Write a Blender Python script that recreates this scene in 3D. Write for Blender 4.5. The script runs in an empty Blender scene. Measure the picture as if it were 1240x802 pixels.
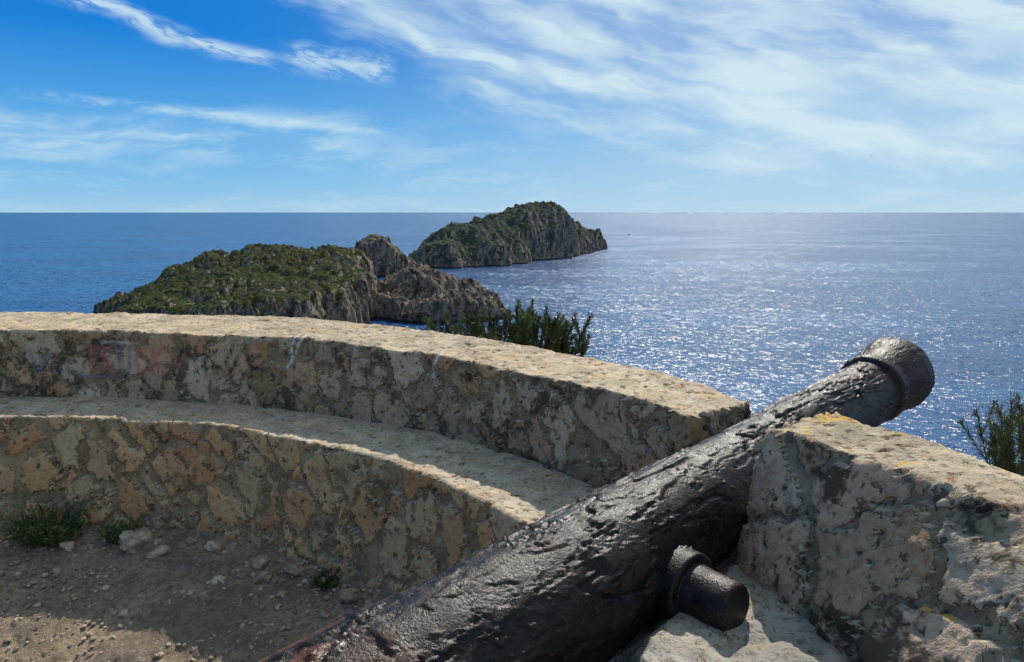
import bpy, bmesh, math, random
import numpy as np
from mathutils import Vector, Matrix, noise as mnoise
random.seed(7); rng=np.random.default_rng(7)
scene=bpy.context.scene
scene.view_settings.view_transform='Standard'
scene.view_settings.look='None'
scene.view_settings.exposure=0
SEA=-80.0
CX,CY=-3.0,0.9           # centre of the round battery

# ---------------------------------------------------------------- node helper
class NT:
    def __init__(s,tree): s.t=tree; s.n=tree.nodes; s.l=tree.links
    def new(s,typ,**kw):
        nd=s.n.new(typ)
        for k,v in kw.items(): setattr(nd,k,v)
        return nd
    def put(s,sock,v):
        if v is None: return
        if isinstance(v,bpy.types.NodeSocket): s.l.new(v,sock)
        elif isinstance(v,(tuple,list)) and len(v)==3 and sock.type=='RGBA': sock.default_value=(*v,1)
        else: sock.default_value=v
    def m(s,op,a,b=None,c=None,clamp=False):
        nd=s.new('ShaderNodeMath',operation=op,use_clamp=clamp)
        s.put(nd.inputs[0],a); s.put(nd.inputs[1],b); s.put(nd.inputs[2],c)
        return nd.outputs[0]
    def vm(s,op,a,b=None,sc=None):
        nd=s.new('ShaderNodeVectorMath',operation=op)
        s.put(nd.inputs[0],a); s.put(nd.inputs[1],b)
        if sc is not None: s.put(nd.inputs['Scale'],sc)
        return nd.outputs[0]
    def noise(s,vec,scale,detail=4,rough=.55,dist=0.0,out=0):
        nd=s.new('ShaderNodeTexNoise'); s.put(nd.inputs['Vector'],vec)
        nd.inputs['Scale'].default_value=scale; nd.inputs['Detail'].default_value=detail
        nd.inputs['Roughness'].default_value=rough; nd.inputs['Distortion'].default_value=dist
        return nd.outputs[out]
    def vor(s,vec,scale,feature='F1',out=0,rand=1.0):
        nd=s.new('ShaderNodeTexVoronoi',feature=feature); s.put(nd.inputs['Vector'],vec)
        nd.inputs['Scale'].default_value=scale; nd.inputs['Randomness'].default_value=rand
        return nd.outputs[out]
    def mr(s,v,a,b,c=0.0,d=1.0,smooth=True):
        nd=s.new('ShaderNodeMapRange',interpolation_type='SMOOTHSTEP' if smooth else 'LINEAR')
        s.put(nd.inputs[0],v)
        for i,x in enumerate((a,b,c,d)): s.put(nd.inputs[1+i],x)
        return nd.outputs[0]
    def mix(s,f,a,b,blend='MIX'):
        nd=s.new('ShaderNodeMix',data_type='RGBA',blend_type=blend)
        s.put(nd.inputs[0],f); s.put(nd.inputs[6],a); s.put(nd.inputs[7],b)
        return nd.outputs[2]
    def ramp(s,v,stops,interp='LINEAR'):
        nd=s.new('ShaderNodeValToRGB'); s.put(nd.inputs[0],v)
        cr=nd.color_ramp; cr.interpolation=interp
        while len(cr.elements)<len(stops): cr.elements.new(.5)
        for e,(p,c) in zip(cr.elements,stops):
            e.position=p; e.color=(*c,1)
        return nd.outputs[0]
    def mapping(s,vec,scale=(1,1,1),rot=(0,0,0),loc=(0,0,0)):
        nd=s.new('ShaderNodeMapping'); s.put(nd.inputs[0],vec)
        nd.inputs['Scale'].default_value=scale; nd.inputs['Rotation'].default_value=rot; nd.inputs['Location'].default_value=loc
        return nd.outputs[0]
    def sep(s,v):
        nd=s.new('ShaderNodeSeparateXYZ'); s.put(nd.inputs[0],v); return nd.outputs
    def comb(s,x,y,z):
        nd=s.new('ShaderNodeCombineXYZ')
        for i,v in enumerate((x,y,z)): s.put(nd.inputs[i],v)
        return nd.outputs[0]

def material(name,disp=False):
    m=bpy.data.materials.new(name); m.use_nodes=True
    t=NT(m.node_tree); bs=m.node_tree.nodes['Principled BSDF']; out=m.node_tree.nodes['Material Output']
    if disp: m.displacement_method='DISPLACEMENT'
    return m,t,bs,out
def set_disp(t,out,h,scale=1.0,mid=0.0):
    d=t.new('ShaderNodeDisplacement'); t.put(d.inputs['Height'],h)
    d.inputs['Midlevel'].default_value=mid; d.inputs['Scale'].default_value=scale
    t.l.new(d.outputs[0],out.inputs['Displacement'])
def bump(t,bs,h,dist,st=1.0):
    b=t.new('ShaderNodeBump'); b.inputs['Strength'].default_value=st; b.inputs['Distance'].default_value=dist
    t.put(b.inputs['Height'],h); t.l.new(b.outputs[0],bs.inputs['Normal'])

# ---------------------------------------------------------------- materials
def masonry(name,scale=4.2,pal=None,mortar=(.30,.26,.20),amp=1.0,graf=False,cover=0.0,dark=.5,yellow=.3,top=(.47,.41,.31),stain=0.0,frag=.32,rust=0.0):
    """rubble stones showing through flush mortar; crisp edged, mottled, pitted"""
    m,t,bs,out=material(name,True)
    co=t.new('ShaderNodeTexCoord').outputs['Object']
    w=t.vm('SCALE',t.vm('SUBTRACT',t.noise(co,4.5,4,.62,out=1),(.5,.5,.5)),sc=.26)
    cw=t.vm('ADD',co,w)
    e=t.vor(cw,scale,'DISTANCE_TO_EDGE')
    cell=t.sep(t.vor(cw,scale,'F1',1))
    n8=t.noise(co,8,5,.62); n2=t.noise(co,2.3,5,.74); n40=t.noise(co,42,3,.7)
    n5=t.noise(cw,5.5,5,.75)
    nz=t.sep(t.new('ShaderNodeNewGeometry').outputs['True Normal'])[2]
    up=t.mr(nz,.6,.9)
    thr=t.m('ADD',t.m('MULTIPLY',cell[1],.11),.012+cover)
    val=t.m('ADD',e,t.m('MULTIPLY',t.m('SUBTRACT',n8,.5),frag))
    mask=t.mr(t.m('SUBTRACT',val,thr),-.004,.014)
    pal=pal or [(0,(.44,.28,.14)),(.2,(.52,.42,.30)),(.4,(.50,.30,.17)),(.6,(.68,.55,.39)),(.8,(.26,.175,.10)),(1,(.58,.40,.21))]
    stone=t.ramp(cell[0],pal)
    stone=t.mix(t.mr(n40,.40,.64,0,.45),stone,t.mix(1,stone,(.52,.43,.34),'MULTIPLY'))
    mort=t.mix(t.mr(n5,.40,.60),mortar,tuple(c*.54 for c in mortar))
    col=t.mix(mask,mort,stone)
    col=t.mix(t.mr(n5,.58,.62,0,.65),col,(.58,.41,.23))
    rim=t.m('MULTIPLY',t.m('MULTIPLY',mask,t.m('SUBTRACT',1.0,mask)),3.8)
    col=t.mix(rim,col,(.045,.032,.022))
    col=t.mix(t.m('MULTIPLY',t.mr(n2,.53+stain,.59+stain),t.mr(n8,.40,.52,.1,dark+.4)),col,(.050,.037,.027))
    if rust>0:
        col=t.mix(t.m('MULTIPLY',t.mr(n2,.455,.41),t.mr(n40,.4,.6,.2,rust)),col,(.30,.15,.07))
    pit=t.mr(t.noise(t.vm('ADD',co,(7,7,7)),20,4,.70),.59,.63)
    col=t.mix(t.m('MULTIPLY',pit,.8),col,(.06,.045,.031))
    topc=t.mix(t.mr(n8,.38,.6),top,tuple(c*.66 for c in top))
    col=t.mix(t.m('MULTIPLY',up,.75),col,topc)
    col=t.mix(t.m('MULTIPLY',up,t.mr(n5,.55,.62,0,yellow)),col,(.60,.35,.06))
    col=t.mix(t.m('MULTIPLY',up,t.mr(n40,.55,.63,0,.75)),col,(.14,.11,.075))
    if graf:
        a=t.new('ShaderNodeAttribute',attribute_name='paint')
        f=t.m('MULTIPLY',a.outputs['Alpha'],t.mr(n40,.40,.56,.9,.25))
        col=t.mix(f,col,a.outputs['Color'])
    t.put(bs.inputs['Base Color'],col)
    bs.inputs['Roughness'].default_value=.9; bs.inputs['Specular IOR Level'].default_value=.2
    h=t.m('MULTIPLY',t.m('MULTIPLY',mask,t.m('SUBTRACT',1.0,t.m('MULTIPLY',up,.8))),.014)
    h=t.m('ADD',h,t.m('MULTIPLY',t.m('SUBTRACT',n8,.5),.034))
    h=t.m('ADD',h,t.m('MULTIPLY',t.m('SUBTRACT',n40,.5),.010))
    h=t.m('ADD',h,t.m('MULTIPLY',pit,-.012))
    set_disp(t,out,h,amp)
    bump(t,bs,t.noise(co,85,3,.72),.009,1)
    return m
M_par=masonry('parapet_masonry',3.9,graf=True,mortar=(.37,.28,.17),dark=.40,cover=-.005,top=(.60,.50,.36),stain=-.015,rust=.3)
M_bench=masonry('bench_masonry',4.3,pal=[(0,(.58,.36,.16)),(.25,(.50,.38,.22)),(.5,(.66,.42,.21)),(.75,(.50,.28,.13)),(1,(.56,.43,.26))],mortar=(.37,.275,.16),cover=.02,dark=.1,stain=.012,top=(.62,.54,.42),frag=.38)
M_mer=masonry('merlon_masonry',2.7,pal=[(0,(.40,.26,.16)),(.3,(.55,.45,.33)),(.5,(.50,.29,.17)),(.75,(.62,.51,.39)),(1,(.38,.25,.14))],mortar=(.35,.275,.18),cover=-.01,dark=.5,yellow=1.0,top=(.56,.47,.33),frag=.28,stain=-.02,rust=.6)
M_sill=masonry('platform_mortar',2.2,pal=[(0,(.46,.42,.36)),(.5,(.62,.46,.27)),(1,(.42,.39,.34))],mortar=(.36,.345,.31),cover=.05,dark=.1,yellow=.1,top=(.42,.395,.34),amp=.8,stain=.05)

def iron():
    m,t,bs,out=material('rusted_iron',True)
    co=t.new('ShaderNodeTexCoord').outputs['Object']
    x,y,z=t.sep(co)
    st=t.mapping(co,(1,1,.36))
    w=t.vm('ADD',st,t.vm('SCALE',t.vm('SUBTRACT',t.noise(st,6,3,.6,out=1),(.5,.5,.5)),sc=.12))
    l1=t.noise(w,4.6,6,.64); l2=t.noise(t.vm('ADD',w,(5,3,1)),10,4,.64)
    f1=t.mr(l1,.496,.506); f2=t.mr(l2,.55,.562); f3=t.mr(l2,.43,.415)
    fine=t.noise(co,55,4,.7); med=t.noise(co,18,3,.6)
    cr=t.mr(t.vor(w,2.6,'DISTANCE_TO_EDGE'),.0,.016)
    crack=t.m('MULTIPLY',t.m('SUBTRACT',1.0,cr),t.mr(l1,.47,.53))
    h=t.m('MULTIPLY',f1,.0075)
    h=t.m('ADD',h,t.m('MULTIPLY',f2,.0045)); h=t.m('ADD',h,t.m('MULTIPLY',f3,-.004))
    h=t.m('ADD',h,t.m('MULTIPLY',t.m('SUBTRACT',med,.5),.005))
    h=t.m('ADD',h,t.m('MULTIPLY',t.m('SUBTRACT',fine,.5),.003))
    h=t.m('ADD',h,t.m('MULTIPLY',crack,-.014))
    k=t.mr(t.m('ABSOLUTE',x),.205,.235,1,.0)
    k=t.m('MULTIPLY',k,t.mr(z,1.7,2.1,1,.45))
    set_disp(t,out,t.m('MULTIPLY',h,k),1.0)
    col=t.mix(t.mr(med,.38,.62),(.0055,.0055,.006),(.014,.0125,.012))
    col=t.mix(t.mr(l2,.52,.60,0,.6),col,(.028,.016,.0115))
    rb=t.m('MULTIPLY',t.mr(z,-.45,-1.1),t.mr(l2,.46,.55,.03,.75))
    col=t.mix(rb,col,(.18,.066,.030))
    col=t.mix(t.mr(z,1.5,2.1,0,.6),col,(.034,.015,.016))
    col=t.mix(t.mr(fine,.58,.65,0,.6),col,(.085,.042,.024))
    t.put(bs.inputs['Base Color'],col)
    bs.inputs['Metallic'].default_value=.0
    t.put(bs.inputs['Roughness'],t.mr(med,.3,.7,.27,.52))
    bs.inputs['Specular IOR Level'].default_value=.27
    bump(t,bs,t.noise(co,120,3,.65),.0030,1)
    return m
M_iron=iron()

def dirt():
    m,t,bs,out=material('dusty_ground',True)
    co=t.new('ShaderNodeTexCoord').outputs['Object']
    n=t.noise(co,2.2,6,.7); f=t.noise(co,30,4,.7); n6=t.noise(co,7,5,.7)
    col=t.mix(t.mr(n,.38,.62),(.48,.355,.235),(.29,.225,.16))
    col=t.mix(t.mr(n6,.48,.60,0,.7),col,(.21,.165,.125))
    col=t.mix(t.mr(f,.45,.62,0,.6),col,(.14,.11,.08))
    v=t.vor(co,24,'F1',0); peb=t.m('MULTIPLY',t.mr(v,.2,.32,1,0),t.mr(n6,.47,.53))
    col=t.mix(t.m('MULTIPLY',peb,.6),col,(.44,.37,.29))
    t.put(bs.inputs['Base Color'],col); bs.inputs['Roughness'].default_value=.95
    bs.inputs['Specular IOR Level'].default_value=.2
    h=t.m('MULTIPLY',t.m('SUBTRACT',n,.5),.12)
    h=t.m('ADD',h,t.m('MULTIPLY',t.m('SUBTRACT',f,.5),.035)); h=t.m('ADD',h,t.m('MULTIPLY',n6,.05))
    h=t.m('ADD',h,t.m('MULTIPLY',peb,.014))
    set_disp(t,out,h,1.0)
    bump(t,bs,t.noise(co,110,3,.75),.02,1)
    return m
M_dirt=dirt()

def rock_island(name,painted_haze=0.0,green=.5,gc=(.055,.085,.022),rk=1.0):
    m,t,bs,out=material(name)
    co=t.new('ShaderNodeTexCoord').outputs['Object']
    g=t.new('ShaderNodeNewGeometry'); nz=t.sep(g.outputs['Normal'])[2]; pz=t.sep(co)[2]
    n1=t.noise(co,.03,5,.65); n2=t.noise(co,.22,5,.72); n3=t.noise(t.mapping(co,(1,1,.35)),.10,6,.80)
    K=lambda c:tuple(a*rk for a in c)
    rock=t.ramp(n3,[(.38,K((.06,.048,.037))),(.46,K((.25,.20,.155))),(.53,K((.52,.43,.33))),(.60,K((.40,.26,.165))),(.70,K((.60,.52,.42)))])
    rock=t.mix(t.mr(n2,.49,.58,0,.75),rock,K((.07,.056,.044)))
    n5=t.noise(co,.6,4,.75)
    veg=t.mix(t.mr(n2,.42,.58),gc,(gc[0]*2.2,gc[1]*1.8,gc[2]*1.5))
    veg=t.mix(t.mr(n5,.46,.56,0,.85),veg,tuple(c*.3 for c in gc))
    veg=t.mix(t.mr(n1,.50,.60,0,.45),veg,(.13,.105,.05))
    lim=t.m('ADD',nz,t.m('MULTIPLY',t.m('SUBTRACT',n2,.5),1.0))
    lim=t.m('ADD',lim,t.m('MULTIPLY',t.m('SUBTRACT',n1,.5),1.0))
    f=t.mr(lim,.98-green*.5,1.06-green*.5)
    f=t.m('MULTIPLY',f,t.mr(pz,SEA+4,SEA+10))
    col=t.mix(f,rock,veg)
    wet=t.mr(t.m('ADD',pz,t.m('MULTIPLY',n2,3)),SEA+2.6,SEA+4.0)
    col=t.mix(wet,(.04,.036,.032),col)
    col=t.mix(painted_haze,col,(.12,.18,.25))  # bluish aerial perspective painted into the rock and scrub base colour
    t.put(bs.inputs['Base Color'],col); bs.inputs['Roughness'].default_value=.95
    bs.inputs['Specular IOR Level'].default_value=.1
    bump(t,bs,t.noise(co,.4,5,.78),5.0,1)
    return m

def water():
    m,t,bs,out=material('sea_water')
    co=t.new('ShaderNodeTexCoord').outputs['Object']
    big=t.noise(t.mapping(co,(1,2.2,1)),.0022,4,.6)
    c1=t.mapping(co,(1,1,1),(0,0,.5))
    def slope(sc,k,st=(1,1.6,1)):
        v=t.vm('SUBTRACT',t.noise(t.mapping(c1,st),sc,3,.66,out=1),(.5,.5,.5))
        return t.vm('SCALE',v,sc=k)
    s=t.vm('ADD',slope(.05,.6),t.vm('ADD',slope(.26,1.75),slope(1.1,1.65)))
    s=t.vm('SCALE',s,sc=t.mr(big,.35,.65,.80,1.2))
    sx=t.sep(s)
    nrm=t.vm('NORMALIZE',t.comb(sx[0],sx[1],1.0))
    t.l.new(nrm,bs.inputs['Normal'])
    col=t.mix(t.mr(big,.4,.62),(.001,.042,.135),(.002,.066,.190))
    t.put(bs.inputs['Base Color'],col)
    bs.inputs['IOR'].default_value=1.33
    bs.inputs['Specular IOR Level'].default_value=.30
    bs.inputs['Roughness'].default_value=.23
    return m

def simple(name,col,rough=.7,spec=.3,var=.0,sc=20,trans=0):
    m,t,bs,out=material(name)
    if var>0:
        co=t.new('ShaderNodeTexCoord').outputs['Object']
        c=t.mix(t.mr(t.noise(co,sc,3,.6),.35,.65),tuple(a*(1-var) for a in col),tuple(min(1,a*(1+var)) for a in col))
        t.put(bs.inputs['Base Color'],c)
    else: t.put(bs.inputs['Base Color'],col)
    bs.inputs['Roughness'].default_value=rough; bs.inputs['Specular IOR Level'].default_value=spec
    return m

# ---------------------------------------------------------------- mesh helpers
def mesh_np(name,verts,faces,mat,smooth=True):
    me=bpy.data.meshes.new(name)
    me.from_pydata([tuple(v) for v in verts],[],[tuple(f) for f in faces])
    me.update(); me.materials.append(mat)
    if smooth: me.polygons.foreach_set('use_smooth',[True]*len(me.polygons))
    ob=bpy.data.objects.new(name,me)
    scene.collection.objects.link(ob)
    return ob
def h2(i,j,s):
    x=np.sin(i*127.1+j*311.7+s*74.7)*43758.5453
    return x-np.floor(x)
def vn(x,y,s=0):
    xi=np.floor(x); yi=np.floor(y); fx=x-xi; fy=y-yi
    u=fx*fx*(3-2*fx); v=fy*fy*(3-2*fy)
    a=h2(xi,yi,s);b=h2(xi+1,yi,s);c=h2(xi,yi+1,s);d=h2(xi+1,yi+1,s)
    return (a*(1-u)+b*u)*(1-v)+(c*(1-u)+d*u)*v
def fbm(x,y,s=0,o=5,g=.5):
    r=0;a=1;tot=0
    for k in range(o):
        c_,s_=math.cos(k*1.1+.4),math.sin(k*1.1+.4)
        xx=(x*c_-y*s_)*2**k+k*17.3; yy=(x*s_+y*c_)*2**k-k*9.1
        r=r+a*(vn(xx,yy,s+k)-.5); tot+=a; a*=g
    return r/tot*2
def ridge(x,y,s=0,o=5,g=.55):
    r=0;a=1;tot=0
    for k in range(o):
        c_,s_=math.cos(k*1.3+.7),math.sin(k*1.3+.7)
        xx=(x*c_-y*s_)*2**k+k*11.3; yy=(x*s_+y*c_)*2**k-k*5.1
        r=r+a*(1-np.abs(2*vn(xx,yy,s+k)-1)*1.6); tot+=a; a*=g
    return r/tot
def sstep(x): x=np.clip(x,0,1); return x*x*(3-2*x)

def rounded_profile(pts,rad,step):
    n=len(pts); out=[]
    for i in range(n):
        p0=Vector(pts[i-1]);p=Vector(pts[i]);p1=Vector(pts[(i+1)%n])
        a=(p0-p);b=(p1-p); r=min(rad,a.length*.45,b.length*.45)
        s=p+a.normalized()*r; e=p+b.normalized()*r
        for k in range(6):
            u=k/5; out.append((1-u)**2*s+2*u*(1-u)*p+u*u*e)
    return out
def resample(poly,N):
    P=np.array([[p[0],p[1]] for p in poly]); P=np.vstack([P,P[:1]])
    d=np.r_[0,np.cumsum(np.linalg.norm(np.diff(P,axis=0),axis=1))]
    s=np.linspace(0,d[-1],N,endpoint=False)
    return np.c_[np.interp(s,d,P[:,0]),np.interp(s,d,P[:,1])]
def arc_wall(name,th0,th1,prof,mat,ds=.014,N=180,wob=.03,rad=.04,R=4.2,seed=0):
    nt=int(abs(th1-th0)*math.pi/180*R/ds)
    loops=[]
    def loop(th,k=1.0):
        q=resample(rounded_profile(prof(th),rad,0),N)
        if k<1:
            c=q.mean(axis=0); q=c+(q-c)*k
        a=math.radians(th)
        return np.c_[CX+q[:,0]*math.cos(a),CY+q[:,0]*math.sin(a),q[:,1]]
    sg=1 if th1>th0 else -1
    deg=ds/R*180/math.pi*sg
    caps=[0.0,.08,.16,.24,.32,.4,.48,.56,.64,.72,.79,.85,.9,.94,.97]
    for k in caps: loops.append(loop(th0,k))
    for i in range(nt+1): loops.append(loop(th0+(.6*deg if i==0 else 0)+(th1-th0)*i/nt))
    for k in reversed(caps[::3]): loops.append(loop(th1,k))
    V=np.vstack(loops); L=len(loops)
    out=np.empty_like(V)
    for i,v in enumerate(V):
        p=Vector(v)
        n=mnoise.noise_vector(p*1.3+Vector((seed,0,0)))*wob+mnoise.noise_vector(p*4.5)*(wob*.45)
        out[i]=(v[0]+n[0],v[1]+n[1],v[2]+n[2]*.8)
    idx=np.arange(L*N).reshape(L,N)
    a=idx[:-1];b=idx[1:]
    F=np.stack([a,np.roll(a,-1,1),np.roll(b,-1,1),b],-1).reshape(-1,4)
    if sg>0: F=F[:,::-1]
    return mesh_np(name,out.tolist(),F.tolist(),mat)
def fix_normals(ob):
    bm=bmesh.new(); bm.from_mesh(ob.data); bmesh.ops.recalc_face_normals(bm,faces=bm.faces); bm.to_mesh(ob.data); bm.free()

# ---------------------------------------------------------------- parapet, bench, merlon
def lin(x,xs,ys): return float(np.interp(x,xs,ys))
def prof_par(th):
    ro=lin(th,[29,41,57,79,102,140],[4.58,4.72,4.78,4.92,5.1,5.1])
    ri=lin(th,[28,50,100],[4.24,4.2,4.2])
    return [(ri-.05,-1.5),(ri,-.82),(ro,-.80),(ro+.1,-1.6)]
par=arc_wall('parapet_wall',28.6,135,prof_par,M_par,wob=.026,N=230,ds=.0125,seed=3,rad=.018)
fix_normals(par)
def prof_bench(th): return [(3.60,-2.2),(3.70,-1.30),(4.28,-1.28),(4.28,-1.6)]
bench=arc_wall('stone_bench',24,135,prof_bench,M_bench,wob=.026,N=200,ds=.0125,R=3.7,seed=11,rad=.018)
fix_normals(bench)
def prof_mer(th):
    ri=lin(th,[-30,10.8,20.8],[4.38,4.30,4.13]); ro=lin(th,[-30,10,21],[4.62,4.54,4.42])
    return [(3.92,-2.2),(4.03,-1.12),(ri,-.71),(ro,-.70),(ro+.25,-2.2)]
mer=arc_wall('merlon_wall',20.9,-30,prof_mer,M_mer,wob=.028,N=320,ds=.010,seed=21,rad=.018)
fix_normals(mer)

def strokes():
    S=[]
    def seg(c,pts,w):
        for a,b in zip(pts[:-1],pts[1:]): S.append((c,a,b,w))
    pk=(.50,.15,.14); bl=(.02,.02,.025); wh=(.80,.78,.75); bu=(.10,.14,.28); gn=(.16,.24,.16)
    x=-2.98; z0,z1=-1.10,-.92
    seg(pk,[(x,z1),(x+.10,z1-.01)],.012); seg(pk,[(x+.05,z1),(x+.05,z0)],.012)
    x+=.13; seg(pk,[(x,z0),(x,z1),(x+.07,z1-.03),(x+.01,z1-.1),(x+.08,z0)],.011)
    x+=.12; seg(bu,[(x,z1),(x,z0+.02),(x+.04,z0),(x+.08,z0+.03),(x+.08,z1)],.010)
    x+=.12; seg(pk,[(x+.08,z1),(x+.02,z1-.02),(x,z1-.1),(x+.03,z0),(x+.09,z0+.02)],.012)
    x+=.12; seg(pk,[(x,z0),(x,z1)],.011); seg(pk,[(x+.09,z1),(x,z1-.1),(x+.1,z0)],.011)
    seg(bu,[(-3.02,z0-.03),(-2.7,z0-.04)],.008); seg(bu,[(-3.35,z1-.03),(-3.30,z0),(-3.22,z1-.05),(-3.18,z0)],.010)
    seg(bl,[(-3.50,z1-.08),(-3.42,z0+.02),(-3.38,z1-.04)],.010); seg(gn,[(-3.12,z1),(-3.08,z0),(-2.99,z0-.02)],.010)
    seg(pk,[(-2.36,z1-.03),(-2.30,z0+.03),(-2.24,z1-.04)],.010); seg(wh,[(-2.86,z1+.03),(-2.60,z1+.02)],.006)
    x=-2.10
    seg(bl,[(x+.02,z0),(x,z1-.08),(x+.08,z1-.02)],.014); seg(bl,[(x-.02,z0+.05),(x+.12,z0+.06)],.012)
    x+=.17; seg(bl,[(x+.05,z1+.02),(x,z1-.08),(x+.03,z0)],.013); seg(bl,[(x+.09,z1-.04),(x+.04,z0+.05)],.012)
    x+=.16; seg(bl,[(x+.09,z1-.03),(x,z1-.05)],.013); seg(bl,[(x+.02,z1-.11),(x+.14,z1-.12)],.015); seg(bl,[(x+.04,z1-.05),(x+.01,z0)],.011)
    seg(wh,[(-1.40,-.78),(-1.45,-.88),(-1.44,-.96),(-1.48,-1.02)],.008)
    seg(wh,[(-1.36,-.80),(-1.43,-.93)],.006)
    seg(wh,[(-.40,-.80),(-.46,-.90),(-.44,-1.0)],.007)
    return S
def paint(ob):
    me=ob.data; n=len(me.vertices); co=np.empty(n*3); me.vertices.foreach_get('co',co); co=co.reshape(-1,3)
    col=np.zeros((n,4),dtype=np.float32)
    r=np.hypot(co[:,0]-CX,co[:,1]-CY); ok=(r<4.32)
    for c,a,b,w in strokes():
        a=np.array(a);b=np.array(b);p=co[:,[0,2]]; d=b-a
        u=np.clip(((p-a)@d)/(d@d),0,1); dd=np.linalg.norm(p-(a+u[:,None]*d),axis=1)
        f=np.clip((w*1.6-dd)/(w*.8),0,1)*ok
        mk=f>col[:,3]; col[mk,:3]=c; col[mk,3]=f[mk]
    at=me.color_attributes.new('paint','FLOAT_COLOR','POINT')
    at.data.foreach_set('color',col.ravel())
paint(par)

# ---------------------------------------------------------------- cannon
A0=Vector((.177,2.12,-1.137)); D=Vector((.754,.638,.160)).normalized()
RT=Vector((D.y,-D.x,0)).normalized(); UPV=RT.cross(D).normalized()
def build_cannon():
    prof=[(-1.42,.0),(-1.42,.03),(-1.40,.06),(-1.36,.075),(-1.31,.07),(-1.28,.045),(-1.24,.05),(-1.20,.12),(-1.16,.20),(-1.12,.255),(-1.06,.265),(-1.04,.25),
      (-.66,.238),(-.655,.244),(-.62,.244),(-.612,.234),(0,.218),(.27,.206),(.60,.191),(1.0,.174),(1.5,.153),(1.84,.140),
      (1.965,.138),(1.975,.154),(1.985,.160),(2.015,.160),(2.025,.154),(2.035,.141),(2.07,.144),(2.12,.156),(2.17,.170),(2.21,.177),(2.26,.177),(2.275,.168),(2.278,.15),(2.278,.095),(2.265,.085),(1.9,.08),(1.9,.0)]
    P=[Vector(p) for p in prof]; pts=[P[0]]
    for a,b in zip(P[:-1],P[1:]):
        n=max(1,int((b-a).length/.0055))
        for k in range(1,n+1): pts.append(a.lerp(b,k/n))
    NA=260; V=[];F=[]
    for i,p in enumerate(pts):
        for k in range(NA):
            a=2*math.pi*k/NA; r=p.y
            w=1+.012*mnoise.noise(Vector((math.cos(a)*1.2,math.sin(a)*1.2,p.x*1.5))) if r>.1 else 1
            V.append((max(r,.0004)*w*math.cos(a),max(r,.0004)*w*math.sin(a),p.x))
    for i in range(len(pts)-1):
        for k in range(NA):
            k2=(k+1)%NA
            F.append((i*NA+k,i*NA+k2,(i+1)*NA+k2,(i+1)*NA+k))
    for sx in (1,-1):
        tp=[(.16,.112),(.246,.112),(.256,.110),(.261,.102),(.263,.083),(.30,.079),(.380,.079),(.394,.0775),(.404,.073),(.409,.065),(.410,.057),(.410,.03),(.410,.0005)]
        if sx<0: tp=[(.16,.072),(.225,.072),(.236,.068),(.240,.058),(.240,.03),(.240,.0005)]   # this side is broken off short
        TP=[Vector(p) for p in tp]; q=[TP[0]]
        for a,b in zip(TP[:-1],TP[1:]):
            n=max(1,int((b-a).length/.004))
            for k in range(1,n+1): q.append(a.lerp(b,k/n))
        base=len(V); NB=96
        for p in q:
            for k in range(NB):
                a=2*math.pi*k/NB
                V.append((-sx*p.x, -.035+p.y*math.sin(a), .265+p.y*math.cos(a)))
        for i in range(len(q)-1):
            for k in range(NB):
                k2=(k+1)%NB; f=(base+i*NB+k,base+(i+1)*NB+k,base+(i+1)*NB+k2,base+i*NB+k2)
                F.append(f if sx>0 else f[::-1])
    ob=mesh_np('cannon',V,F,M_iron)
    fix_normals(ob)
    ob.matrix_world=Matrix(((-RT.x,UPV.x,D.x,A0.x),(-RT.y,UPV.y,D.y,A0.y),(-RT.z,UPV.z,D.z,A0.z),(0,0,0,1)))
    return ob
build_cannon()

# ---------------------------------------------------------------- gun platform
def build_platform():
    step=.0125; xs=np.arange(-.9,1.7,step); ys=np.arange(1.0,3.4,step)
    X,Y=np.meshgrid(xs,ys,indexing='ij')
    rx,ry=X-A0.x,Y-A0.y
    al=rx*D.x/math.hypot(D.x,D.y)+ry*D.y/math.hypot(D.x,D.y)
    p=rx*RT.x+ry*RT.y
    R=np.hypot(X-CX,Y-CY); TH=np.degrees(np.arctan2(Y-CY,X-CX))
    zax=A0.z+D.z*al; rb=np.interp(al,[-1,0,1,2],[.25,.215,.175,.15])
    bed=zax-rb*.93
    sill=np.minimum(-1.18+fbm(X*2.5,Y*2.5,4)*.06,bed+ .24*sstep((np.abs(p)-.10)/.34))
    sill=sill+.025*fbm(X*7,Y*7,9)
    strip=np.minimum(.22-np.abs(p+.0),np.minimum(al+.95,1.6-al))
    sect=np.minimum(np.minimum(R-3.42,4.85-R),np.minimum(TH+3,27-TH)*.065)
    d=np.maximum(strip,sect)+fbm(X*4,Y*4,2)*.04
    k=sstep(d/.07)
    Z=-2.5+(sill+2.5)*k
    n0,n1=X.shape
    V=np.c_[X.ravel(),Y.ravel(),Z.ravel()]
    idx=np.arange(n0*n1).reshape(n0,n1)
    F=np.stack([idx[:-1,:-1],idx[1:,:-1],idx[1:,1:],idx[:-1,1:]],-1).reshape(-1,4)
    zz=V[:,2][F].max(axis=1); F=F[zz>-2.49]
    mesh_np('gun_platform',V.tolist(),F.tolist(),M_sill)
build_platform()

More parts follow.
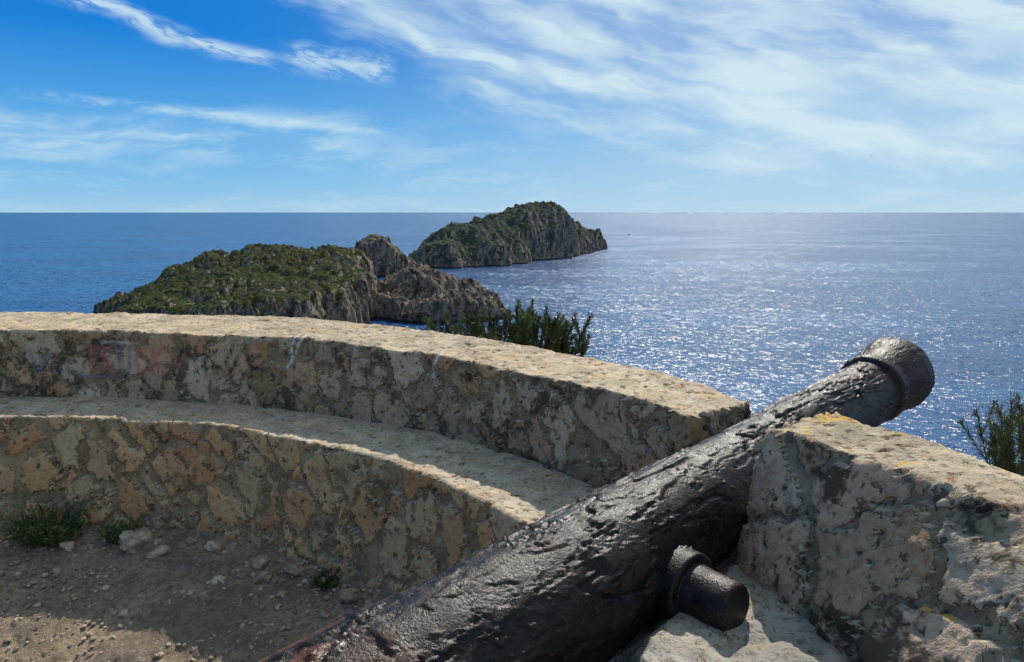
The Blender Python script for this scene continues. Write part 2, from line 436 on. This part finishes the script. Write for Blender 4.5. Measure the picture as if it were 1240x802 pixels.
# ---------------------------------------------------------------- terrace ground
def terr_z(r): return np.interp(r,[0,1.5,2.5,3.1,3.55,3.7,4.2],[-2.36,-2.34,-2.27,-2.13,-2.03,-1.98,-1.98])
def build_terrace():
    nr,na=210,800
    rr=np.linspace(0.02,3.95,nr); aa=np.linspace(0,2*np.pi,na,endpoint=False)
    Rr,Aa=np.meshgrid(rr,aa,indexing='ij')
    X=CX+Rr*np.cos(Aa);Y=CY+Rr*np.sin(Aa);Z=terr_z(Rr)+fbm(X*1.5,Y*1.5,5)*.03
    V=np.c_[X.ravel(),Y.ravel(),Z.ravel()]
    idx=np.arange(nr*na).reshape(nr,na)
    a=idx[:-1];b=idx[1:]
    F=np.stack([a,b,np.roll(b,-1,1),np.roll(a,-1,1)],-1).reshape(-1,4)
    mesh_np('terrace_ground',V.tolist(),F.tolist(),M_dirt)
build_terrace()

def build_hill():
    m,t,bs,out=material('scrub_hillside')
    co=t.new('ShaderNodeTexCoord').outputs['Object']
    n=t.noise(co,.5,5,.7)
    col=t.mix(t.mr(n,.42,.58),(.05,.07,.025),(.24,.20,.15))
    t.put(bs.inputs['Base Color'],col); bs.inputs['Roughness'].default_value=.95
    rr=np.r_[np.linspace(3.9,8,30),np.geomspace(8.3,420,110)]; na=220
    aa=np.linspace(0,2*np.pi,na,endpoint=False)
    Rr,Aa=np.meshgrid(rr,aa,indexing='ij')
    X=CX+Rr*np.cos(Aa);Y=CY+Rr*np.sin(Aa)
    front=sstep((np.sin(Aa-.15)+.55)/.8)
    slope=.75*front+.04
    Z=-2.1-np.maximum(Rr-4.3,0)*slope+fbm(X*.3,Y*.3,8)*np.clip((Rr-4.5)*.15,0,2.5)
    Z=np.maximum(Z,SEA-8)
    V=np.c_[X.ravel(),Y.ravel(),Z.ravel()]
    idx=np.arange(X.size).reshape(X.shape); a=idx[:-1];b=idx[1:]
    F=np.stack([a,b,np.roll(b,-1,1),np.roll(a,-1,1)],-1).reshape(-1,4)
    mesh_np('hillside_terrain',V.tolist(),F.tolist(),m)
build_hill()

def stone_mesh(name,items,mat,sub=1):
    bm=bmesh.new(); bmesh.ops.create_icosphere(bm,subdivisions=sub,radius=1)
    bv=[v.co.copy() for v in bm.verts]; bf=[[v.index for v in f.verts] for f in bm.faces]; bm.free()
    V=[];F=[]
    for (x,y,z,r) in items:
        b=len(V); sq=Vector((random.uniform(.7,1.2),random.uniform(.7,1.2),random.uniform(.45,.8)))
        rot=Matrix.Rotation(random.uniform(0,6.28),3,'Z')@Matrix.Rotation(random.uniform(-.4,.4),3,'X')
        o=Vector((random.uniform(0,50),0,0))
        for v in bv:
            w=1+.45*mnoise.noise(v*1.1+o)+.22*mnoise.noise(v*3+o)
            c=rot@Vector((v.x*sq.x,v.y*sq.y,v.z*sq.z))*(r*w)
            V.append((x+c.x,y+c.y,z+c.z))
        F+= [[i+b for i in f] for f in bf]
    return mesh_np(name,V,F,mat,smooth=False)
M_stone=simple('loose_stone',(.34,.27,.195),.9,.2,.45,14)
def on_terr(th,r): 
    a=math.radians(th); return CX+r*math.cos(a),CY+r*math.sin(a),float(terr_z(r))+.02
it=[]
for i in range(3200):
    th=random.uniform(38,125); r=3.62-abs(random.gauss(0,.5)) if random.random()<.6 else random.uniform(1.2,3.6)
    x,y,z=on_terr(th,r); it.append((x,y,z+.010,min(abs(random.gauss(.003,.007))+.004,.02)))
stone_mesh('gravel',it,M_stone,1)
it=[]
for th,r,s in [(87,3.50,.085),(94,3.45,.06),(97,3.5,.07),(80,3.5,.05),(75,3.42,.06),(70,3.53,.05),(64,3.5,.045),(66,3.3,.035),(84,3.2,.03),(90,3.15,.035),(77,3.1,.025),(60,3.52,.06),(56,3.5,.05),(102,3.4,.06),(72,2.95,.03),(82,3.5,.04),(85,3.40,.05),(62,3.42,.04),(58,3.35,.035),(68,3.45,.03),(92,3.52,.05),(73,3.54,.045),(78.5,3.47,.10),(52,3.5,.06),(49,3.5,.05)]:
    x,y,z=on_terr(th,r); it.append((x,y,z+s*.35,s))
stone_mesh('rubble_stones',it,M_stone,3)

# ---------------------------------------------------------------- plants
M_needle=simple('needle_foliage',(.105,.130,.045),.6,.3,.5,6)
M_twig=simple('bush_bark',(.14,.10,.07),.9,.1,.2,30)
M_weed=simple('weed_leaf',(.075,.10,.035),.6,.3,.4,12)
def tube(V,F,pts,r0,r1,n=5):
    b=len(V)
    for i,p in enumerate(pts):
        d=(pts[min(i+1,len(pts)-1)]-pts[max(i-1,0)]).normalized()
        u=d.orthogonal().normalized(); w=d.cross(u); r=r0+(r1-r0)*i/(len(pts)-1)
        for k in range(n):
            a=2*math.pi*k/n; q=p+u*(r*math.cos(a))+w*(r*math.sin(a)); V.append(tuple(q))
    for i in range(len(pts)-1):
        for k in range(n): F.append((b+i*n+k,b+i*n+(k+1)%n,b+(i+1)*n+(k+1)%n,b+(i+1)*n+k))
def needle(V,F,p,d,L,w):
    s=d.cross(Vector((random.uniform(-1,1),random.uniform(-1,1),random.uniform(-1,1)))).normalized()*w
    b=len(V); e=p+d*L; mid=p+d*L*.45
    V+= [tuple(p),tuple(mid+s),tuple(e),tuple(mid-s)]; F.append((b,b+1,b+2,b+3))
def shrub(name,root,tips,nlen=.065,nw=.0035,dens=520,side=5):
    TV=[];TF=[];NV=[];NF=[]
    root=Vector(root)
    for tp in tips:
        tp=Vector(tp); L=(tp-root).length
        mid=root.lerp(tp,.5)+Vector((random.uniform(-.1,.1),random.uniform(-.1,.1),-.04*L))
        pts=[(root*(1-u)**2+mid*2*u*(1-u)+tp*u*u) for u in [i/10 for i in range(11)]]
        tube(TV,TF,pts,.012,.003)
        sh=[(pts[6:],1.0)]
        for k in range(side):
            i=random.randint(5,9); d=(pts[i+1]-pts[i]).normalized()
            o=Vector((random.uniform(-1,1),random.uniform(-1,1),random.uniform(-.1,.6))).normalized()
            ln=random.uniform(.08,.24); q=[pts[i]+(d*.7+o*.8).normalized()*ln*u+Vector((0,0,.25*ln*u*u)) for u in (0,.33,.66,1)]
            tube(TV,TF,q,.004,.0015,4); sh.append((q,.8))
        for q,k in sh:
            tot=sum((b-a).length for a,b in zip(q[:-1],q[1:]))
            for j in range(int(tot*dens)):
                u=random.random()**.8*(len(q)-1); i=min(int(u),len(q)-2); p=q[i].lerp(q[i+1],u-i)
                ax=(q[i+1]-q[i]).normalized(); o=Vector((random.gauss(0,1),random.gauss(0,1),random.gauss(0,1))).normalized()
                d=(ax*random.uniform(.6,1.2)+o*.65).normalized()
                needle(NV,NF,p,d,nlen*random.uniform(.6,1.1)*k,nw)
    e=bpy.data.objects.new(name,None); scene.collection.objects.link(e)
    a=mesh_np(name+'_stems',TV,TF,M_twig); b=mesh_np(name+'_needles',NV,NF,M_needle,smooth=False)
    a.parent=e;b.parent=e
tips=[]
for i in range(26): tips.append((random.uniform(-.46,.13),6.45+random.uniform(-.3,.3),-.90+random.uniform(-.16,.09)))
for i in range(20): tips.append((.30+random.gauss(0,.14),6.4+random.uniform(-.2,.25),-.80-abs(random.gauss(0,.14))))
for i in range(7): tips.append((random.uniform(.45,.68),6.4,-1.02+random.uniform(-.14,.08)))
for i in range(6): tips.append((random.uniform(-.74,-.45),6.6,-.99+random.uniform(-.12,.05)))
shrub('juniper_bush',(-.05,6.7,-2.6),tips,nlen=.06,nw=.0038,dens=560,side=6)
tips=[(2.98+random.uniform(-.14,.45),4.35+random.uniform(-.2,.2),-1.23+random.uniform(-.34,.16)) for i in range(24)]
shrub('pine_shrub',(3.35,4.5,-2.7),tips,nlen=.075,nw=.003,dens=290,side=5)
def weed(name,c,h,w,n):
    V=[];F=[]; c=Vector(c)
    for i in range(n):
        a=random.uniform(0,6.28); r=w*random.random()**.6
        p=c+Vector((r*math.cos(a)*.5,r*math.sin(a)*.35,0)); d=Vector((math.cos(a)*.7,math.sin(a)*.5-.1,random.uniform(.5,1.5))).normalized()
        L=h*random.uniform(.4,1); q=[p,p+d*L*.5,p+d*L+Vector((0,0,-.12*L))]
        for j in range(6):
            u=random.random(); b=q[0].lerp(q[2],u)
            dd=(d+Vector((random.gauss(0,.7),random.gauss(0,.7),random.gauss(0,.5)))).normalized()
            needle(V,F,b,dd,random.uniform(.02,.05),.006)
        needle(V,F,p,d,L,.003)
    mesh_np(name,V,F,M_weed,smooth=False)
for th,r,h,wd,n in [(88,3.46,.30,.24,300),(80.5,3.50,.14,.13,120),(55.5,3.50,.09,.07,60)]:
    x,y,z=on_terr(th,r); weed('weed_plant',(x,y,z),h,wd,n)

# ---------------------------------------------------------------- sea
def build_sea():
    m=water(); R=120000
    V=[(0,0,SEA)];F=[]
    rings=[50,200,800,3000,12000,40000,R]; n=96
    for r in rings:
        for k in range(n): V.append((r*math.cos(2*math.pi*k/n),r*math.sin(2*math.pi*k/n),SEA))
    for k in range(n): F.append((0,1+k,1+(k+1)%n))
    for i in range(len(rings)-1):
        for k in range(n):
            a=1+i*n;b=a+n; F.append((a+k,b+k,b+(k+1)%n,a+(k+1)%n))
    mesh_np('sea_water',V,F,m,smooth=False)
build_sea()

# ---------------------------------------------------------------- islands
FOAM=[]
def island(name,poly,ctrl,mat,res=1.3,cw=12,cw2=60,cf=.45,rag=7,amp=3.0,seed=0,pw=2.6,foam=0,fs=16,hs=1.0,gully=0):
    P=np.array(poly,float); mn=P.min(0)-rag*2;mx=P.max(0)+rag*2
    xs=np.arange(mn[0],mx[0],res);ys=np.arange(mn[1],mx[1],res)
    X,Y=np.meshgrid(xs,ys,indexing='ij'); sd=np.full(X.shape,1e9); ins=np.zeros(X.shape,bool)
    for a,b in zip(P,np.roll(P,-1,0)):
        d=b-a; u=np.clip(((X-a[0])*d[0]+(Y-a[1])*d[1])/(d@d),0,1)
        sd=np.minimum(sd,np.hypot(X-a[0]-u*d[0],Y-a[1]-u*d[1]))
        c=((a[1]>Y)!=(b[1]>Y))
        with np.errstate(divide='ignore',invalid='ignore'):
            xc=(b[0]-a[0])*(Y-a[1])/(b[1]-a[1])+a[0]
        ins^=(c&(X<xc))
    sd=np.where(ins,sd,-sd)
    s=1/(rag*3.2)
    sd=sd+fbm(X*s,Y*s,seed,5,.66)*rag*1.6+(ridge(X*s*1.3,Y*s*1.3,seed+40,5,.62)-.4)*rag*1.1
    W=0;H=0
    for (cx,cy,h) in ctrl:
        w=1/((X-cx)**2+(Y-cy)**2+30)**(pw/2); W=W+w;H=H+w*h
    H=H/W*hs
    k=np.clip(sd/cw,0,None); cfv=np.clip(cf+.35*fbm(X/26,Y/26,seed+3,3),.10,.95)
    z=H*(cfv*(.6*sstep(k*2.2)+.4*sstep((k-.6)/.45))+(1-cfv)*(1-np.exp(-np.clip(sd,0,None)/(cw2*.4))))
    kk=sstep(sd/(cw*.9))
    z=z+amp*(ridge(X/fs,Y/fs,seed+7,6,.60)-.30)*kk*1.6+amp*.35*fbm(X/3.2,Y/3.2,seed+17,3)*kk
    if gully>0:
        g=np.abs(fbm(X/(fs*1.2),Y/(fs*1.2),seed+80,4)); z=z-gully*np.exp(-(g/.035)**2)*kk
    z=np.where(sd<0,-4.0,np.maximum(z,sd*.3))
    V=np.c_[X.ravel(),Y.ravel(),(z+SEA).ravel()]
    idx=np.arange(X.size).reshape(X.shape)
    F0=np.stack([idx[:-1,:-1],idx[1:,:-1],idx[1:,1:],idx[:-1,1:]],-1).reshape(-1,4)
    F=F0[(V[:,2][F0]).max(axis=1)>SEA-3.9]
    if foam>0:
        q=((sd>-foam*(1+1.2*fbm(X/9,Y/9,seed+60,3)))&(sd<2)&(fbm(X/45,Y/45,seed+61,3)>-.05)).ravel()
        FF=F0[q[F0].all(axis=1)]
        if len(FF):
            used=np.unique(FF); mp=-np.ones(X.size,int); mp[used]=np.arange(len(used))
            vv=V[used].copy(); vv[:,2]=SEA+.25
            FOAM.append((vv,mp[FF]))
    return mesh_np(name,V.tolist(),F.tolist(),mat,smooth=True)
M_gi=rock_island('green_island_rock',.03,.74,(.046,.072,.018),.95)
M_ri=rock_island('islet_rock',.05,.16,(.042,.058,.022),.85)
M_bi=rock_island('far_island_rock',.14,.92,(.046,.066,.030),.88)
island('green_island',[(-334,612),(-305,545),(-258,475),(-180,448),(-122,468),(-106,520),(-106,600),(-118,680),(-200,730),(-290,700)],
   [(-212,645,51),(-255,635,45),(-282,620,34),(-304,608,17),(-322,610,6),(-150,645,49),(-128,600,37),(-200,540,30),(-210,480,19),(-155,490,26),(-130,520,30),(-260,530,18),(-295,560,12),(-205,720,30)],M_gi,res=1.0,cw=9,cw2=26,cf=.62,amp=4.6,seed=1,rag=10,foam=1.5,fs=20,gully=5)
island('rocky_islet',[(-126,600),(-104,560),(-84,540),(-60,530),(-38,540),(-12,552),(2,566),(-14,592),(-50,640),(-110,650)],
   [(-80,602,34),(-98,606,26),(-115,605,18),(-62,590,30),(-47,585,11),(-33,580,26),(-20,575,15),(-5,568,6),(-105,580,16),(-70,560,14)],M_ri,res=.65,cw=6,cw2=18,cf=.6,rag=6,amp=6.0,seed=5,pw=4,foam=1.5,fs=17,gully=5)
island('sea_stack_rock',[(-210,960),(-200,930),(-172,920),(-145,935),(-112,950),(-104,975),(-130,990),(-190,1000)],
   [(-178,958,50),(-197,958,43),(-162,955,45),(-147,955,26),(-125,960,13)],M_ri,res=.85,cw=9,cw2=14,cf=.8,rag=7,amp=7,seed=9,pw=4,fs=24,gully=4)
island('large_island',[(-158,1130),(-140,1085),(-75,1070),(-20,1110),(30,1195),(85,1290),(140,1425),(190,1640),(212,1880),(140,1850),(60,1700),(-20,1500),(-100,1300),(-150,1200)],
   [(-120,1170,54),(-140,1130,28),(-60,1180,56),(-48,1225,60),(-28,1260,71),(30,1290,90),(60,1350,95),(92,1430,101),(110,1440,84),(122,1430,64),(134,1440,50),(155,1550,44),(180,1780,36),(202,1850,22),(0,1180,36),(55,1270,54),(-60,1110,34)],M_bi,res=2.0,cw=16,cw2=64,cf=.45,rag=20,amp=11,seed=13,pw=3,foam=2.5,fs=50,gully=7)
def build_foam():
    m,t,bs,out=material('sea_foam')
    co=t.new('ShaderNodeTexCoord').outputs['Object']
    t.put(bs.inputs['Base Color'],(.8,.83,.85)); bs.inputs['Roughness'].default_value=.9
    t.put(bs.inputs['Alpha'],t.mr(t.noise(co,.35,4,.7),.46,.6,0,.8))
    V=[];F=[]
    for v,f in FOAM: F+=(f+len(V)).tolist(); V+=v.tolist()
    mesh_np('sea_foam',V,F,m)
build_foam()

def build_boat():
    wm=simple('boat_white',(.8,.8,.8),.4,.5); dm=simple('boat_glass',(.05,.06,.08),.2,.5)
    e=bpy.data.objects.new('motor_boat',None); scene.collection.objects.link(e)
    bm=bmesh.new(); secs=[(-5,1.3,1.5),(-2,1.6,1.5),(1,1.5,1.6),(3.5,.9,1.9),(5.5,.05,2.2)]; rings=[]
    for x,w,h in secs: rings.append([bm.verts.new((x,-w,h)),bm.verts.new((x,-w*.7,.1)),bm.verts.new((x,0,-.4)),bm.verts.new((x,w*.7,.1)),bm.verts.new((x,w,h))])
    for a,b in zip(rings[:-1],rings[1:]):
        for i in range(4): bm.faces.new((a[i],a[i+1],b[i+1],b[i]))
        bm.faces.new((a[0],b[0],b[4],a[4]))
    bm.faces.new(rings[0]); me=bpy.data.meshes.new('hull'); bm.to_mesh(me); bm.free(); me.materials.append(wm)
    hull=bpy.data.objects.new('hull',me); scene.collection.objects.link(hull); hull.parent=e
    V=[(-2.5,-1.1,1.5),(1.5,-1,1.6),(1.5,1,1.6),(-2.5,1.1,1.5),(-2.2,-.9,3.1),(.3,-.8,3.1),(.3,.8,3.1),(-2.2,.9,3.1)]
    c=mesh_np('cabin',V,[(0,1,5,4),(1,2,6,5),(2,3,7,6),(3,0,4,7),(4,5,6,7)],wm,False); c.parent=e
    g=mesh_np('windscreen',[(1.35,-.85,1.9),(1.35,.85,1.9),(.5,.7,2.95),(.5,-.7,2.95)],[(0,1,2,3)],dm,False); g.location.x=.06; g.parent=e
    e.location=(413,2640,SEA+.2); e.rotation_euler=(0,0,2.6); e.scale=(1.5,1.5,1.5)
build_boat()
def build_gull():
    m=simple('gull_feather',(.2,.2,.2),.8,.1)
    V=[(-.3,0,0),(0,.07,.05),(.3,0,.02),(0,-.07,.05),(0,0,-.06),(-.05,.6,.18),(.08,.55,.18),(-.15,1.1,.05),(-.05,-.6,.18),(.08,-.55,.18),(-.15,-1.1,.05),(-.45,.06,0),(-.45,-.06,0)]
    F=[(0,1,2,3),(0,4,1),(1,4,2),(2,4,3),(3,4,0),(1,6,5),(5,6,7),(3,8,9),(8,10,9),(0,11,12),(1,2,6),(3,9,2)]
    o=mesh_np('seagull',V,F,m,False); o.location=(143,303,22); o.rotation_euler=(.2,.1,1.9)
build_gull()

# ---------------------------------------------------------------- sky + sun
EL,AZ=math.radians(45),math.radians(15)
ST=.12
w=bpy.data.worlds.new('World'); scene.world=w; w.use_nodes=True
t=NT(w.node_tree); bg=w.node_tree.nodes['Background']
sky=t.new('ShaderNodeTexSky',sky_type='NISHITA'); sky.sun_disc=False
sky.sun_elevation=EL; sky.sun_rotation=AZ; sky.air_density=1.0; sky.dust_density=.5; sky.ozone_density=1.0; sky.altitude=80
gen=t.new('ShaderNodeTexCoord').outputs['Generated']
x,y,z=t.sep(gen)
az=t.m('MULTIPLY',t.m('ARCTAN2',x,y),57.2958)
el=t.m('MULTIPLY',t.m('ARCSINE',z),57.2958)
def q(r,g,b): return (r/ST,g/ST,b/ST)
elr=t.m('DIVIDE',el,30.0)
low=t.ramp(elr,[(0,(.36,.60,.80)),(.06,(.25,.54,.82)),(.2,(.10,.40,.80)),(.40,(.012,.22,.69)),(1,(.006,.15,.52))])
low=t.vm('SCALE',low,sc=1/ST)
warm=t.m('MULTIPLY',t.mr(az,-25,22),t.mr(az,75,30))
low=t.mix(t.m('MULTIPLY',warm,t.mr(el,18,0,.12,.5)),low,q(.62,.78,.87))
base=t.mix(t.mr(el,18,40),low,sky.outputs[0])
wp=t.noise(t.comb(az,t.m('MULTIPLY',el,2.2),0.0),.11,3,.6,out=1)
ws=t.sep(t.vm('SUBTRACT',wp,(.5,.5,.5)))
def streak(rot,sc,det=5,ro=.62,asp=5.0,off=0.0,warp=5.0):
    u=t.m('ADD',az,t.m('MULTIPLY',ws[0],warp)); v=t.m('ADD',el,t.m('MULTIPLY',ws[1],warp*.6))
    c,s_=math.cos(rot),math.sin(rot)
    p=t.m('ADD',t.m('MULTIPLY',u,c),t.m('MULTIPLY',v,s_)); qq=t.m('SUBTRACT',t.m('MULTIPLY',v,c),t.m('MULTIPLY',u,s_))
    return t.noise(t.comb(t.m('MULTIPLY',p,1/asp),qq,off),sc,det,ro)
fb=t.m('POWER',t.m('MAXIMUM',t.m('DIVIDE',t.m('SUBTRACT',30.0,az),44.0),0.0),1.8)
fb=t.m('ADD',2.6,t.m('MULTIPLY',fb,11.0))
dv=t.m('SUBTRACT',el,fb)
n1=streak(math.radians(-14),.62,off=1.0,det=5,ro=.60,asp=6.5); n2=streak(math.radians(-20),.28,off=4.0,asp=3,det=2)
veil=t.mr(t.m('ADD',t.m('ADD',dv,t.m('MULTIPLY',ws[2],8.0)),t.m('MULTIPLY',t.m('SUBTRACT',n1,.5),6.0)),-1.8,3.0)
veil=t.m('MULTIPLY',veil,t.m('ADD',t.mr(n1,.36,.66,.42,.80),t.mr(n2,.44,.60,-.14,.25)))
def line(a0,e0,a1,e1,wd,soft=3.0,dst=1.0):
    L=math.hypot(a1-a0,e1-e0); ux,uy=(a1-a0)/L,(e1-e0)/L
    da=t.m('SUBTRACT',az,a0); de=t.m('SUBTRACT',t.m('ADD',el,t.m('MULTIPLY',ws[1],dst)),e0)
    p=t.m('ADD',t.m('MULTIPLY',da,ux),t.m('MULTIPLY',de,uy)); qq=t.m('ABSOLUTE',t.m('SUBTRACT',t.m('MULTIPLY',de,ux),t.m('MULTIPLY',da,uy)))
    e=t.m('MULTIPLY',t.mr(p,-soft,soft*.3),t.mr(p,L-soft*.3,L+soft*.5,1,0))
    return t.m('MULTIPLY',e,t.mr(qq,0.0,wd,1,0))
n3=streak(math.radians(-12),1.5,asp=3.5,off=9.0,det=4,ro=.64)
c1=t.m('MULTIPLY',line(-31,13.4,-17.5,10.6,.95,dst=2.5),t.mr(n3,.36,.58,.15,.85))
c2=t.m('MULTIPLY',line(-15.5,10.8,-9,10.1,1.5,1.5),t.mr(n3,.38,.6,.1,.75))
n4=streak(math.radians(3),.5,asp=6,off=14,det=4)
c3=t.m('MULTIPLY',line(-40,4.9,-12,5.6,2.2,6,1.5),t.mr(n4,.36,.62,.08,.6))
c4=t.m('MULTIPLY',line(-30,7.2,-10,5.8,.55,4,.5),t.mr(n3,.36,.6,.05,.45))
c5=t.m('MULTIPLY',t.mr(el,9,2.5),t.mr(n4,.46,.66,0,.35))
rest=t.m('MULTIPLY',t.mr(el,15,24),t.mr(n2,.5,.68,0,.5))
tot=t.m('ADD',t.m('ADD',veil,c1),t.m('ADD',t.m('ADD',c2,c3),t.m('ADD',c4,t.m('ADD',c5,rest))))
tot=t.m('MINIMUM',tot,.93)
cc=t.mix(t.mr(az,-20,15),q(.58,.78,.88),q(.66,.82,.89))
col=t.mix(tot,base,cc)
t.l.new(col,bg.inputs['Color']); bg.inputs['Strength'].default_value=ST
S=Vector((math.sin(AZ)*math.cos(EL),math.cos(AZ)*math.cos(EL),math.sin(EL)))
sl=bpy.data.lights.new('sun','SUN'); sl.energy=5.0; sl.angle=math.radians(.53); sl.color=(1,.94,.84)
so=bpy.data.objects.new('sun',sl); scene.collection.objects.link(so); so.rotation_euler=S.to_track_quat('Z','Y').to_euler()

cam=bpy.data.cameras.new('camera'); cam.lens=26.13; cam.sensor_width=36; cam.clip_start=.05; cam.clip_end=300000
co=bpy.data.objects.new('camera',cam); scene.collection.objects.link(co)
co.location=(0,0,0); co.rotation_euler=(math.radians(90-9.1),0,0)
scene.camera=co
